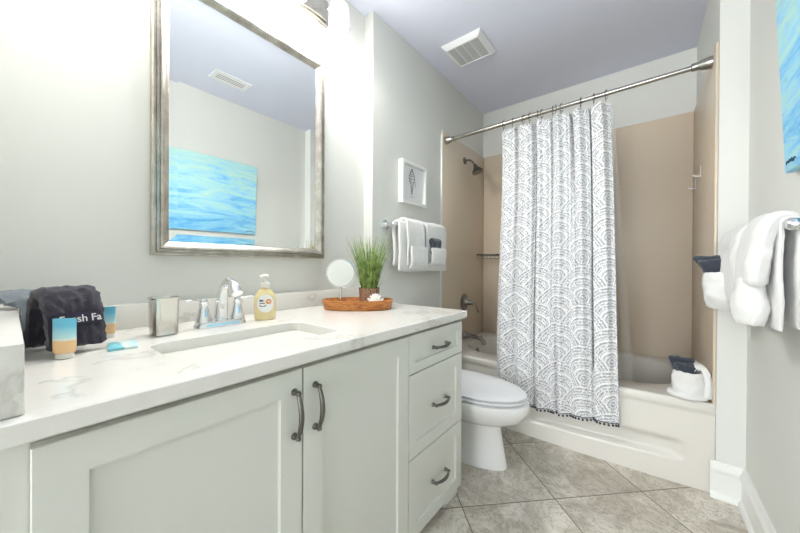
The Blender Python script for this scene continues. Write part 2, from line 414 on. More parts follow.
for y0, y1, hy in ((.018, .4535, .43), (.4575, .897, .491)):
    bm = B(); shaker(bm, y0, y1, Z0, Z1, .058)
    d = mk('door', bm, M['cabinet'], r, False)
    h = pull((XD, hy, .762), (XD, hy, .654), (1, 0, 0), d)
for z0, z1, hz in ((.671, Z1, .742), (.357, .667, .51), (Z0, .353, .198)):
    bm = B(); shaker(bm, .901, 1.3105, z0, z1, .05 if z1-z0 > .2 else .036)
    d = mk('drawer', bm, M['cabinet'], r, False)
    h = pull((XD, 1.06, hz), (XD, 1.16, hz), (1, 0, 0), d)

# countertop with sink cut-out
SX0, SX1, SY0, SY1 = .247, .493, .222, .655
scx, scy, shx, shy = (SX0+SX1)/2, (SY0+SY1)/2, (SX1-SX0)/2, (SY1-SY0)/2
bm = B(); hole = rrect(scx, scy, shx, shy, .03, CT, 8)
x0, x1, y0, y1 = VWX+.0005, .608, -.031, YS-.0005
def at(L, z): return [Vector((p.x, p.y, z)) for p in L]
out = toRect(hole, x0, x1, y0, y1, CT)
inn = at(rrect(scx, scy, shx+.0, shy+.0, .03, CT, 8), CT)
def shr(L, d, z): return [Vector((min(max(p.x, x0+d), x1-d), min(max(p.y, y0+d), y1-d), z)) for p in L]
loft(bm, [at(hole, CT-.03), at(hole, CT-.0015), at(rrect(scx, scy, shx+.0015, shy+.0015, .03, CT, 8), CT), shr(out, .002, CT), at(out, CT-.002), at(out, CT-.03), at(hole, CT-.03)], cap0=False, cap1=False)
bmesh.ops.remove_doubles(bm, verts=bm.verts, dist=1e-5)
# end piece past the step in the wall runs level with the wall, nothing more to add
tag(mk('countertop', bm, M['quartz'], smooth=False, loc=(.25, .65, CT)), 'white veined quartz countertop on the vanity cabinet', 'countertop')
bm = B(); box(bm, VWX+.0005, VWX+.0205, .0135, YS-.0005, CT+.0005, .940, .0015)
tag(mk('backsplash', bm, M['quartz'], loc=(VWX, .65, CT)), 'low quartz backsplash along the wall behind the faucet', 'backsplash')
bm = B(); box(bm, VWX+.0005, .583, -.031, .013, CT+.0005, .961, .002)
tag(mk('side_splash', bm, M['quartz'], loc=(.25, -.01, CT)), 'thick quartz side splash at the left end of the counter', 'side splash')
# sink basin
r = root('sink', 'white rectangular undermount sink below the faucet', 'sink', (scx, scy, CT-.15))
bm = B()
lev = [(0.012, 0.012, -.0305, .04), (0.012, .012, -.034, .04), (.0, .0, -.034, .03), (-.006, -.006, -.045, .035), (-.014, -.014, -.12, .05), (-.035, -.04, -.145, .05), (-.07, -.09, -.153, .04)]
loops = [rrect(scx, scy, shx+a, shy+b, rd, CT+z, 8) for a, b, z, rd in lev]
loft(bm, loops, cap0=False)
mk('basin', bm, M['porcelain'], r)
mk('drain', lathe(B(), [(.0, 0), (.021, 0), (.021, .002), (.014, .003), (.012, .001), (0, .001)], (scx, scy, CT-.1528), (0, 0, 1), 20), M['chrome'], r)
mk('overflow', lathe(B(), [(.009, 0), (.009, .002), (.005, .0025), (0, .0008)], (.486, .57, CT-.06), (-1, 0, .1), 16, 1, 1), M['nickel'], r)

# ---- faucet
fx, fy = .112, .452
r = root('faucet', 'chrome two-handle bathroom faucet with arched spout behind the sink', 'faucet', (fx, fy, CT))
bm = B(); loft(bm, [rrect(fx, fy, a, b, c, CT+z, 6) for a, b, c, z in ((.032, .082, .031, .0005), (.032, .082, .031, .006), (.026, .077, .025, .016), (.024, .074, .023, .02))])
mk('base_plate', bm, M['chrome'], r)
for s in (-1, 1):
    yy = fy+s*.054
    bm = B(); lathe(bm, [(.024, .018), (.0235, .026), (.019, .042), (.0145, .062), (.0125, .072), (.0145, .076), (.0145, .08), (.011, .084), (.012, .09), (.009, .096), (.0, .099)], (fx, yy, CT), seg=20)
    h = mk('valve_body', bm, M['chrome'], r)
    bm = B(); tube(bm, [(fx, yy, CT+.088), (fx+.006, yy+s*.018, CT+.091), (fx+.012, yy+s*.04, CT+.094), (fx+.016, yy+s*.06, CT+.092)], [.0055, .0045, .006, .0065, .0035], 10, 5, .55)
    mk('lever', bm, M['chrome'], r)
bm = B(); lathe(bm, [(.021, .018), (.02, .024), (.018, .03)], (fx, fy, CT), seg=20)
tube(bm, [(fx, fy, CT+.028), (fx+.004, fy, CT+.08), (fx+.022, fy, CT+.128), (fx+.058, fy, CT+.153), (fx+.098, fy, CT+.142), (fx+.122, fy, CT+.116)], [.022, .0195, .0155, .0135, .0135, .015, .0165], 16, 7)
mk('spout', bm, M['chrome'], r)
bm = B(); tube(bm, [(fx-.024, fy, CT+.018), (fx-.024, fy, CT+.1)], .0022, 8); ball(bm, (fx-.024, fy, CT+.104), .0065); mk('lift_rod', bm, M['chrome'], r)

# ---- metal tumbler
cx_, cy_ = .13, .286
bm = B(); sq = 28
def sqr(rad, z, n=28):
    L = []
    for k in range(n):
        a = 2*pi*k/n+.35; q = (abs(cos(a))**4+abs(sin(a))**4)**(-.25)
        L.append(Vector((cx_+cos(a)*rad*(q*.75+.25), cy_+sin(a)*rad*(q*.75+.25), z)))
    return L
loft(bm, [sqr(.032, CT+.0005), sqr(.0345, CT+.004), sqr(.033, CT+.009), sqr(.0355, CT+.104), sqr(.0375, CT+.107), sqr(.0375, CT+.111), sqr(.035, CT+.112), sqr(.0335, CT+.104), sqr(.031, CT+.012)])
tag(mk('tumbler', bm, M['silver'], loc=(cx_, cy_, CT)), 'brushed silver metal tumbler standing left of the faucet', 'tumbler')

# ---- soap bottle
sx_, sy_ = .118, .606
face = Vector((CX-sx_, -sy_, 0)).normalized(); side = Vector((-face.y, face.x, 0))
r = root('soap_dispenser', 'clear pump bottle of pale amber hand soap with white label', 'soap dispenser', (sx_, sy_, CT))
mk('bottle', lathe(B(), [(.0, .0005), (.034, .0005), (.037, .006), (.037, .03), (.0385, .05), (.038, .075), (.034, .095), (.024, .11), (.015, .118), (.014, .124), (0, .124)], (sx_, sy_, CT), seg=28, sx=1, sy=.58, xa=side), M['soap'], r)
mk('pump', lathe(B(), [(.015, .122), (.0165, .124), (.0165, .138), (.012, .142), (.006, .144), (.005, .158), (.012, .16), (.013, .168), (.010, .171), (0, .172)], (sx_, sy_, CT), seg=20), M['cap'], r)
bm = B(); base = Vector((sx_, sy_, CT))
tube(bm, [base+Vector((0, 0, .165)), base+Vector((0, 0, .166))+face*.02-side*.012, base+Vector((0, 0, .161))+face*.03-side*.018], [.0055, .0045, .0035], 10, 4); mk('nozzle', bm, M['cap'], r)
def onlabel(s, z, d=0):   # point on the bottle's front, s sideways
    x = s/.0388; dd = .0388*.58*sqrt(max(0, 1-x*x)); return base+side*s+face*(dd+.0012+d)+Vector((0, 0, z))
bm = B()
lp = []
n = 32
g = []
for i in range(15):
    row = []
    for j in range(15):
        u_ = -1+2*i/14; v_ = -1+2*j/14
        a_ = u_*sqrt(1-v_*v_/2); b_ = v_*sqrt(1-u_*u_/2)
        row.append(bm.verts.new(onlabel(a_*.029+.001, .063+b_*.034)))
    g.append(row)
for i in range(14):
    for j in range(14): bm.faces.new((g[i][j], g[i+1][j], g[i+1][j+1], g[i][j+1]))
lab = mk('label', bm, M['label'], r)
bm = B(); cc = [bm.verts.new(onlabel(.012+.0095*cos(2*pi*k/20), .07+.0095*sin(2*pi*k/20), .0006)) for k in range(20)]; bm.faces.new(cc)
mk('emblem', bm, M['orange'], lab, False)
bm = B(); cc = [bm.verts.new(onlabel(.012+x, .07+z, .0011)) for x, z in ((-.005, .003), (-.002, .004), (0, .0015), (.003, .0045), (.0055, .002), (.001, -.005))]; bm.faces.new(cc)
mk('emblem_mark', bm, M['label'], lab, False)
bm = B()
for (s0, s1, z, h) in ((-.02, -.007, .074, .0032), (-.019, -.001, .064, .0015), (-.02, .004, .056, .0015), (-.018, 0, .0525, .0012)):
    bm.faces.new([bm.verts.new(onlabel(s, zz, .0008)) for s, zz in ((s0, z-h), (s1, z-h), (s1, z+h), (s0, z+h))])
mk('lettering', bm, M['ink'], lab, False)

# ---- wooden tray
tc = Vector((.178, 1.035, CT)); ta = math.radians(41)
def ell(a, b, z, n=48, pw=1.0, c=tc, ang=ta):
    L = []
    for k in range(n):
        q = 2*pi*k/n; cx2 = math.copysign(abs(cos(q))**pw, cos(q))*a; cy2 = math.copysign(abs(sin(q))**pw, sin(q))*b
        L.append(Vector((c.x+cos(ang)*cx2-sin(ang)*cy2, c.y+sin(ang)*cx2+cos(ang)*cy2, z)))
    return L
bm = B()
loft(bm, [ell(.155, .085, CT+.0005, pw=.85), ell(.158, .088, CT+.003, pw=.85), ell(.168, .097, CT+.043, pw=.85), ell(.167, .096, CT+.046, pw=.85), ell(.159, .088, CT+.046, pw=.85), ell(.15, .08, CT+.008, pw=.85)])
tr = tag(mk('tray', bm, M['wood'], loc=tc), 'oval orange-brown wooden tray at the right end of the counter', 'tray')
dvec = Vector((cos(ta), sin(ta), 0)); nvec = Vector((sin(ta), -cos(ta), 0))
# ---- vanity mirror on a stand
mc = Vector((.13, .968, 1.033)); look = Vector((.93, -.62, .02)).normalized()
r = root('makeup_mirror', 'small round chrome makeup mirror standing in the wooden tray', 'makeup mirror', (mc.x, mc.y, CT+.0085))
mk('glass', lathe(B(), [(0, .0075), (.0622, .0075), (.0622, .0067), (0, .0067)], mc, look, 40), M['mirror'], r)
mk('rim', lathe(B(), [(.0, -.006), (.05, -.006), (.064, -.002), (.068, .004), (.067, .008), (.0635, .009), (.0625, .0062)], mc, look, 40), M['chrome'], r)
bm = B(); tube(bm, [(mc.x, mc.y, CT+.012), (mc.x, mc.y, 1.035-.067)], [.007, .005, .0055], 12, 0); ball(bm, (mc.x, mc.y, 1.035-.068), .008)
mk('stem', bm, M['chrome'], r)
mk('foot', lathe(B(), [(0, .0005), (.032, .0005), (.032, .004), (.012, .012), (.006, .02), (0, .021)], (mc.x, mc.y, CT+.008), seg=28), M['chrome'], r)
# ---- grass in basket pot
pc = Vector((.185, 1.105, CT+.0085))
r = root('potted_grass', 'tufted green grass in a brown woven basket pot on the tray', 'potted plant', pc)
bm = B(); segs = 40
loops = []
for i in range(17):
    z = .088*i/16; rad = .045+.006*i/16
    loops.append([Vector((pc.x+cos(2*pi*k/segs)*(rad+.0016*sin(k*pi/2*1.0+i*pi*.5)), pc.y+sin(2*pi*k/segs)*(rad+.0016*sin(k*pi/2+i*pi*.5)), pc.z+.0005+z)) for k in range(segs)])
loops.append([Vector((pc.x+cos(2*pi*k/segs)*.044, pc.y+sin(2*pi*k/segs)*.044, pc.z+.088)) for k in range(segs)])
loops.append([Vector((pc.x+cos(2*pi*k/segs)*.043, pc.y+sin(2*pi*k/segs)*.043, pc.z+.076)) for k in range(segs)])
loft(bm, loops); mk('pot', bm, M['basket'], r)
bm = B(); rnd = random.Random(3)
def blade(bm, p, az, ln, lean, w=.0022):
    prev = None; d = Vector((cos(az), sin(az), 0)); s = Vector((-d.y, d.x, 0)); n = 5
    tw = rnd.uniform(0, pi); sv = (s*cos(tw)+d*sin(tw))
    for i in range(n+1):
        f = i/n; q = p+Vector((0, 0, ln*f*(1-.15*lean*f)))+d*(ln*lean*(f*.45+f**2*.55)); ww = w*(1-f*.85)
        a, b = bm.verts.new(q-sv*ww), bm.verts.new(q+sv*ww)
        if prev: bm.faces.new((prev[0], prev[1], b, a))
        prev = (a, b)
for i in range(460):
    a = rnd.uniform(0, 2*pi); q = sqrt(rnd.random())*.036; az = a+rnd.gauss(0, .4)
    blade(bm, pc+Vector((cos(a)*q, sin(a)*q, .074)), az, rnd.uniform(.14, .285), rnd.uniform(.02, .16)+q*11*rnd.uniform(.3, 1)*.9, rnd.uniform(.0015, .0028))
for az, ln, ln2 in ((.55, .13, .75), (.9, .11, .9), (.3, .11, .5), (-2.7, .13, .6), (-2.2, .17, .5)):
    blade(bm, pc+Vector((.03*cos(az), .03*sin(az), .06)), az, ln, ln2, .0016)
for v_ in bm.verts:  # keep the tips off the wall
    v_.co.x = max(v_.co.x, VWX+.02)
o = mk('grass', bm, M['grass'], r, False); tag(o, kind='stuff')
# ---- seashell
shc = tc+dvec*.085+nvec*.040+Vector((0, 0, .0085))
bm = B()
for i in range(9):
    f = i/8-.5; tip = shc+dvec*(f*.075)+Vector((0, 0, .052-.06*f*f*2.2))-nvec*.006
    tube(bm, [shc+nvec*.01+Vector((0, 0, .006)), (shc+tip)/2+nvec*.012+Vector((0, 0, .008)), tip], [.006, .0065, .004], 8, 5)
ball(bm, shc+Vector((0, 0, .01)), .02, (1.5, 1.2, .45))
bmesh.ops.scale(bm, verts=bm.verts, vec=(1.25, 1.25, 1.25), space=Matrix.Translation(-(shc)))
tag(mk('seashell', bm, M['shell'], loc=shc), 'small white ribbed seashell lying in the wooden tray', 'seashell')

# ---- side: towels, lotion tubes, card on the counter
def arch(cx, cy, wdir, Wd, hgt, span, th, seed, z0=CT, lean=0.0, wid=None, name_mat=None):
    wd = Vector(wdir).normalized(); f = Vector((wd.y, -wd.x, 0))   # front direction
    c = Vector((cx, cy, z0+th*.5+.002))
    P = [c+f*(span*.52), c+f*(span*.44)+Vector((0, 0, hgt*.35)), c+f*(span*.33)+Vector((0, 0, hgt*.72)), c+f*(span*.14+lean)+Vector((0, 0, hgt*.95)),
         c-f*(span*.12-lean)+Vector((0, 0, hgt*.97)), c-f*(span*.32-lean)+Vector((0, 0, hgt*.78)), c-f*(span*.42)+Vector((0, 0, hgt*.4)), c-f*(span*.46)]
    return strip(smoothpts(P, 6), wd, Wd, th, 18, .006, 90, wid=wid, seed=seed), f, wd, c
bm, f1, w1, c1 = arch(.045, .036, (-.15, .98, 0), .06, .122, .135, .02, 4, wid=[.75, .85, 1.1, 1.7, 1.7, 1.2, .9, .8])
for v_ in bm.verts:
    v_.co.x = max(v_.co.x, VWX+.025)
    if v_.co.z < .97: v_.co.y = max(v_.co.y, .016)
tg_ = tag(mk('grey_towel', bm, M['towelg'], loc=(c1.x, c1.y, CT)), 'folded slate grey hand towel leaning against the quartz side splash', 'towel')
bm, f2, w2, c2 = arch(.158, .085, (-.28, .96, 0), .080, .128, .105, .026, 9)
r = root('dark_towel', 'folded dark plum makeup towel with white embroidered lettering on a band', 'towel', (c2.x, c2.y, CT))
mk('cloth', bm, M['toweln'], r)
# woven band across the front
bm = B(); fr = c2+f2*(.13*.40)+Vector((0, 0, .052))
t = NT('plum_band'); t.base(srgb('#4a4458'), .7); M['band'] = t.m
def bandpt(s, z, d=0): # s along width, z height above counter
    h = (z)/.128; span = .105
    xs = [(0, .52), (.35, .44), (.72, .33), (.95, .14)]
    for (a, va), (b, vb) in zip(xs, xs[1:]):
        if h <= b: q = va+(vb-va)*(h-a)/(b-a); break
    return c2+f2*(span*q+.0155+d)+w2*s+Vector((0, 0, z))
zs = [.050, .058, .066, .074, .082]
gg = [[bm.verts.new(bandpt(-.0405+.081*i/12, z, .0018)) for z in zs] for i in range(13)]
for i in range(12):
    for j in range(4): bm.faces.new((gg[i][j], gg[i+1][j], gg[i+1][j+1], gg[i][j+1]))
r2 = bmesh.ops.solidify(bm, geom=bm.faces[:], thickness=.003)
mk('woven_band', bm, M['band'], r)
def text_mesh(s, size):
    cu = bpy.data.curves.new('txt', 'FONT'); cu.body = s; cu.size = size; cu.extrude = 0; cu.resolution_u = 4; cu.offset = size*.012
    ob = bpy.data.objects.new('txt', cu); COL.objects.link(ob)
    dg = bpy.context.evaluated_depsgraph_get(); me = bpy.data.meshes.new_from_object(ob.evaluated_get(dg))
    bm = B(); bm.from_mesh(me); bpy.data.objects.remove(ob); bpy.data.meshes.remove(me); return bm
bm = text_mesh('Fresh Fa', .024)
bmesh.ops.subdivide_edges(bm, edges=bm.edges[:], cuts=1)
wmax = max(v_.co.x for v_ in bm.verts)
for v_ in bm.verts:
    s = -.034+v_.co.x*(.075/wmax); z = .0585+v_.co.y*.95; v_.co = bandpt(s, z, .0032)
mk('embroidery', bm, M['thread'], r, False)
def lotion(px, py, rot, wd, hg, label):
    r = root('lotion_tube', label, 'lotion tube', (px, py, CT), 'small beach print lotion tubes')
    ux = Vector((cos(rot), sin(rot), 0)); uy = Vector((-ux.y, ux.x, 0)); c = Vector((px, py, CT))
    bm = B(); L = []
    for z, a, b in ((.012, .43, .3), (.016, .46, .34), (.03, .48, .3), (.06, .5, .12), (1, .5, .03)):
        zz = hg*z if z == 1 else z*hg/.085
        L.append([c+Vector((0, 0, zz))+ux*(cos(2*pi*k/24)*a*wd)+uy*(sin(2*pi*k/24)*b*wd) for k in range(24)])
    loft(bm, L); mk('tube', bm, M['beach'], r)
    bm = B(); loft(bm, [[c+Vector((0, 0, z))+ux*(cos(2*pi*k/20)*a)+uy*(sin(2*pi*k/20)*a*.8) for k in range(20)] for z, a in ((.0005, wd*.36), (.001, wd*.38), (.0118, wd*.38))])
    mk('cap', bm, M['cap'], r); return r
vd = math.atan2(.62, .784)
lotion(.246, .076, vd+.3, .042, .088, 'beach print lotion tube standing in front of the dark towel')
lotion(.062, .173, vd+.25, .038, .088, 'beach print lotion tube standing right of the dark towel')
bm = B(); box(bm, -.042, .042, -.028, .028, 0, .006, .001)
for v_ in bm.verts:
    x, y, z = v_.co; a = -.15; v_.co = Vector((.218+cos(a)*x-sin(a)*y, .178+sin(a)*x+cos(a)*y, CT+.0006+z))
tag(mk('soap_packet', bm, M['beachc'], loc=(.218, .178, CT)), 'flat turquoise packet lying on the counter between dark towel and metal tumbler', 'packet')

# ============================================================ big wall mirror
MY0, MY1, MZ0, MZ1 = .297, 1.009, 1.102, 2.105
r = root('wall_mirror', 'large rectangular mirror in a brushed silver frame above the sink', 'mirror', (VWX, .646, 1.105))
FWD = .05
def rl(d, x): return [Vector((x, MY0+d, MZ0+d)), Vector((x, MY1-d, MZ0+d)), Vector((x, MY1-d, MZ1-d)), Vector((x, MY0+d, MZ1-d))]
bm = B(); fx0 = VWX+.0008
# stepped outer mouldings, then a broad scoop towards the glass
pf = [(0, 0), (0, .024), (.003, .028), (.006, .028), (.008, .024), (.010, .024), (.013, .031), (.016, .031), (.018, .027), (.020, .027), (.023, .033), (.027, .034), (.033, .031), (.039, .025), (.045, .019), (.049, .017), (.05, .010), (.05, .004)]
loft(bm, [rl(d, fx0+h) for d, h in pf], cap0=False, cap1=False)
mk('frame', bm, M['frame'], r, angle=25)
bm = B(); bw = .026; gx = fx0+.012; tl = bw*math.tan(math.radians(2.3))
loft(bm, [rl(.0485, gx-.004), rl(.0485, gx+tl), rl(.05+bw, gx)], cap0=True, cap1=False)
mk('bevel', bm, M['mirror'], r, False)
bm = B(); L = rl(.05+bw-.0001, gx); bm.faces.new([bm.verts.new(p) for p in L]); mk('glass', bm, M['mirror'], r, False)

# ============================================================ vanity light
r = root('vanity_light', 'chrome vanity light bar with textured glass shades above the mirror', 'wall light', (VWX, .64, 2.38))
py0, py1 = .27, 1.032
bm = B(); box(bm, VWX+.0008, VWX+.02, py0, py1, 2.313, 2.44, .002); box(bm, VWX+.02, VWX+.03, py0+.012, py1-.012, 2.325, 2.428, .003)
mk('back_plate', bm, metal('plate_metal', '#b4b1a8', .25), r)
for i in range(4):
    yy = 1.022-i*.24; xx = VWX+.118
    bm = B(); tube(bm, [(VWX+.028, yy, 2.39), (VWX+.07, yy, 2.405), (xx, yy, 2.405), (xx, yy, 2.375)], .006, 10, 5)
    lathe(bm, [(0, 0), (.02, 0), (.026, -.012), (.026, -.03), (0, -.03)], (xx, yy, 2.392), seg=20)
    mk('arm', bm, M['chrome'], r)
    bm = B(); loft(bm, [[Vector((xx+cos(2*pi*k/32)*a, yy+sin(2*pi*k/32)*a, z)) for k in range(32)] for a, z in ((.027, 2.368), (.043, 2.36), (.048, 2.34), (.048, 2.27), (.045, 2.254), (.04, 2.256), (.043, 2.272), (.043, 2.34), (.03, 2.358))], cap0=False, cap1=False)
    mk('glass_shade', bm, M['shade'], r)
    bm = B(); ball(bm, (xx, yy, 2.31), .024, (1, 1, 1.25), 3); lathe(bm, [(.013, 0), (.013, .035)], (xx, yy, 2.33), seg=14); mk('bulb', bm, M['bulb'], r)
    ld = bpy.data.lights.new('bulb_light', 'POINT'); ld.energy = BULB_W*.4; ld.color = (1, .97, .92); ld.shadow_soft_size = .035
    lo = bpy.data.objects.new('bulb_light', ld); COL.objects.link(lo); lo.location = (xx+.035, yy, 2.225)
    # most of the light leaves through the open bottom of the shade
    ld = bpy.data.lights.new('shade_light', 'SPOT'); ld.energy = BULB_W*.6; ld.color = (1, .97, .92); ld.shadow_soft_size = .035; ld.spot_size = math.radians(172); ld.spot_blend = .35
    lo = bpy.data.objects.new('shade_light', ld); COL.objects.link(lo); lo.location = (xx+.035, yy, 2.235)

# ============================================================ ceiling grilles
r = root('exhaust_fan', 'square white exhaust fan cover on the ceiling above the toilet', 'exhaust fan', (.297, 1.953, H))
X0, X1, Y0, Y1 = .158, .436, 1.822, 2.084
bm = B()
def rc(d, z): return [Vector((X0+d, Y0+d, z)), Vector((X1-d, Y0+d, z)), Vector((X1-d, Y1-d, z)), Vector((X0+d, Y1-d, z))]
loft(bm, [rc(0, H-.0006), rc(.001, H-.008), rc(.022, H-.03), rc(.03, H-.032), rc(.034, H-.026), rc(.034, H-.01)], cap0=False, cap1=True)
mk('cover', bm, M['plastic'], r, False)
bm = B(); n = 22
for i in range(n):
    y = Y0+.038+(Y1-Y0-.076)*i/(n-1); box(bm, X0+.035, X1-.035, y-.0035, y+.0035, H-.028, H-.022)
box(bm, X0+.035, X1-.035, Y0+.035, Y1-.035, H-.021, H-.0175)
mk('grille', bm, M['grille'], r, False)
bm = B()
for k in (1, 2, 3):
    x = X0+.034+(X1-X0-.068)*(k/4 + (0.0)); box(bm, x-.003, x+.003, Y0+.033, Y1-.033, H-.0315, H-.024, .001)
mk('rib', bm, M['plastic'], r, False)
r = root('ceiling_vent', 'white slotted air vent on the ceiling seen in the wall mirror', 'air vent', (1.265, 1.11, H))
bm = B(); X0, X1, Y0, Y1 = 1.19, 1.345, .975, 1.255
loft(bm, [rc(0, H-.0006), rc(.003, H-.006), rc(.03, H-.009), rc(.034, H-.002)], cap0=False, cap1=False); mk('frame', bm, M['plastic'], r, False)
bm = B(); box(bm, X0+.03, X1-.03, Y0+.03, Y1-.03, H-.003, H-.001); mk('backing', bm, M['slot'], r, False)
for i in range(4):
    x = X0+.042+i*.0237; bm = B(); loft(bm, [[Vector((x-.003, y, H-.0035)), Vector((x+.003, y, H-.009)), Vector((x+.0045, y, H-.0085)), Vector((x-.0005, y, H-.0033))] for y in (Y0+.03, Y1-.03)])
    mk('slat', bm, M['plastic'], r, False)

# ============================================================ painting (hung, tips forward a little)
r = root('canvas_painting', 'turquoise and blue abstract seascape canvas on the right wall', 'painting', (1.6, 1.0, 1.36))
PY0, PY1 = .42, 1.478
pb, pt_ = Vector((1.588, 0, 1.358)), Vector((1.560, 0, 2.002)); up = (pt_-pb).normalized(); nn = Vector((up.z, 0, -up.x))
bm = B(); th = .021
def pq(y, k, s): p = pb+(pt_-pb)*k+nn*s; return Vector((p.x, y, p.z))
loft(bm, [[pq(PY0, 0, s), pq(PY1, 0, s), pq(PY1, 1, s), pq(PY0, 1, s)] for s in (0, th)])
bmesh.ops.bevel(bm, geom=bm.edges[:], offset=.002, segments=1, affect='EDGES')
mk('canvas', bm, M['painting'], r, False)
bm = B(); rnd = random.Random(5); pts = []
for k in range(9): pts.append(pq(PY1-.02-.009*k, .035+.012*(k % 2)+rnd.uniform(-.004, .004), -.0012))
tube(bm, pts, .0016, 6, 3); mk('signature', bm, M['sig'], r)

# ============================================================ toilet wall: picture
r = root('framed_print', 'small white shadow box frame with grey shell sketch above the towels', 'framed picture', (0, 1.71, 1.47))
QY0, QY1, QZ0, QZ1 = 1.572, 1.858, 1.472, 1.772
QY0, QY1 = 1.562, 1.84; dd = .036
def rl2(d, x): return [Vector((x, QY0+d, QZ0+d)), Vector((x, QY1-d, QZ0+d)), Vector((x, QY1-d, QZ1-d)), Vector((x, QY0+d, QZ1-d))]
QZ0, QZ1 = 1.478, 1.757
bm = B(); loft(bm, [rl2(0, .0006), rl2(0, dd-.002), rl2(.002, dd), rl2(.019, dd), rl2(.021, dd-.003), rl2(.021, .012)], cap0=False, cap1=False)
mk('frame', bm, M['trim'], r, False)
bm = B(); box(bm, .009, .012, QY0+.018, QY1-.018, QZ0+.018, QZ1-.018); pr = mk('print', bm, M['paper'], r, False)
bm = B(); qc = (QY0+QY1)/2-.01; qz = (QZ0+QZ1)/2+.008
def bl(y, z, ry, rz, x=.0124, n=14): bm.faces.new([bm.verts.new(Vector((x, qc+y+cos(2*pi*k/n)*ry, qz+z+sin(2*pi*k/n)*rz))) for k in range(n)])
# spiral shell drawing: spire, whorls, long canal
whs = [(.095, .003), (.084, .009), (.074, .015), (.062, .02), (.048, .028), (.03, .034), (.012, .028), (-.002, .018), (-.018, .011), (-.036, .008), (-.056, .006), (-.078, .004)]
pl = None
for k in range(len(whs)-1):
    (z0, a), (z1, b) = whs[k], whs[k+1]; zz = z0-(z0-z1)*.8
    tube(bm, [Vector((.0128, qc-a, qz+z0)), Vector((.0128, qc, qz+z0-.004)), Vector((.0128, qc+a*.9, qz+z0+.001))], .0016, 5, 3)
    for s in (-1, 1): tube(bm, [Vector((.0128, qc+s*a, qz+z0)), Vector((.0128, qc+s*b, qz+z1))], .0018, 5)
for k in range(26):
    z = random.uniform(-.06, .075); a = lerplist([w_ for _, w_ in reversed(whs)], (z+.07)/.152)
    y = random.uniform(-a, a*.2); bl(y, z, .0012+.0015*random.random(), .003, .0126, 6)
tube(bm, [Vector((.0128, qc+.03, qz+.02)), Vector((.0128, qc+.042, qz-.01)), Vector((.0128, qc+.03, qz-.03))], .001, 5, 4)
for k in range(6): bl(-.02+k*.009, -.092, .003, .0022, .0126, 6)
mk('shell_sketch', bm, M['sketch'], pr, False)

# ---- towel bars
def towel_bar(label, xw, xb, y0, y1, z, lx, post_r=.02):
    s = 1 if xb > xw else -1
    r = root('towel_bar', label, 'towel bar', (xw, (y0+y1)/2, z))
    mk('bar', tube(B(), [(xb, y0-.01, z), (xb, y1+.01, z)], .0085, 14), M['chrome'], r)
    for y in (y0, y1):
        bm = B(); lathe(bm, [(.03, .0006), (.03, .006), (.022, .01), (.014, .016), (.012, .022), (.012, abs(xb-xw)-.014), (.017, abs(xb-xw)-.012), (.018, abs(xb-xw)+.006), (.012, abs(xb-xw)+.014), (0, abs(xb-xw)+.015)], (xw, y, z), (s, 0, 0), 20)
        mk('post', bm, M['chrome'], r)
    return r
towel_bar('chrome towel bar on the wall above the toilet, under the framed print', 0, .07, 1.43, 2.03, 1.318, 0)
def drape(xb, z, yc, Wd, front, back, th, s, seed, gapf=.012, rad=.011, cuff=None, spread=.0, wob=.004, wid=None, disp=.003, mat='towel', out=0):
    """cloth over a bar: s=+1 front faces +x"""
    rr_ = rad+th/2+.001
    P = [Vector((xb-s*(rr_+.002), yc, z-back))]
    for k in range(1, 5): P.append(Vector((xb-s*rr_, yc, z-back+back*k/5)))
    for k in range(0, 7): a = pi*k/6; P.append(Vector((xb-s*cos(a)*rr_, yc, z+sin(a)*rr_)))
    for k in range(1, 7): P.append(Vector((xb+s*(rr_+spread*k/6+out*sin(pi*k/6)), yc, z-front*k/6)))
    return strip(smoothpts(P, 3), Vector((0, 1, 0)), Wd, th, 24, disp, 55, wob=wob, seed=seed, wid=wid)
ZB = 1.318
o = mk('bath_towel', drape(.07, ZB, 1.73, .53, .285, .25, .02, 1, 3, wob=.006), M['towel'], loc=(.07, 1.73, ZB))
tag(o, 'wide white bath towel underneath on the bar above the toilet', 'towel', )
def pocket(bm, x, yc, w, z0, z1, d, s, seed):
    """a turned-up cuff: a soft bulging pouch"""
    P = [Vector((x+s*.002, yc, z0)), Vector((x+s*d*.8, yc, z0+(z1-z0)*.12)), Vector((x+s*d, yc, z0+(z1-z0)*.5)), Vector((x+s*d*.95, yc, z1))]
    return strip(smoothpts(P, 6), Vector((0, 1, 0)), w, .016, 18, .003, 50, seed=seed, wob=.004, wid=[.82, .95, 1, 1.02])
r = root('hand_towel', 'white hand towel with turned-up cuff, nearest on the bar above the toilet', 'towel', (.11, 1.6, ZB), 'hand towels on the bar above the toilet')
mk('cloth', drape(.07, ZB, 1.598, .17, .25, .1, .014, 1, 11, rad=.034, wob=.005, out=.006), M['towel'], r)
mk('cuff', pocket(None, .117, 1.598, .165, 1.055, 1.185, .028, 1, 5), M['towel'], r)
r = root('hand_towel', 'white hand towel with pocket of grey cloth, farther on the bar above the toilet', 'towel', (.11, 1.84, ZB), 'hand towels on the bar above the toilet')
mk('cloth', drape(.07, ZB, 1.84, .235, .27, .1, .014, 1, 21, rad=.034, wob=.006, out=.006), M['towel'], r)
mk('pocket', pocket(None, .117, 1.80, .16, 1.075, 1.185, .045, 1, 8), M['towel'], r)
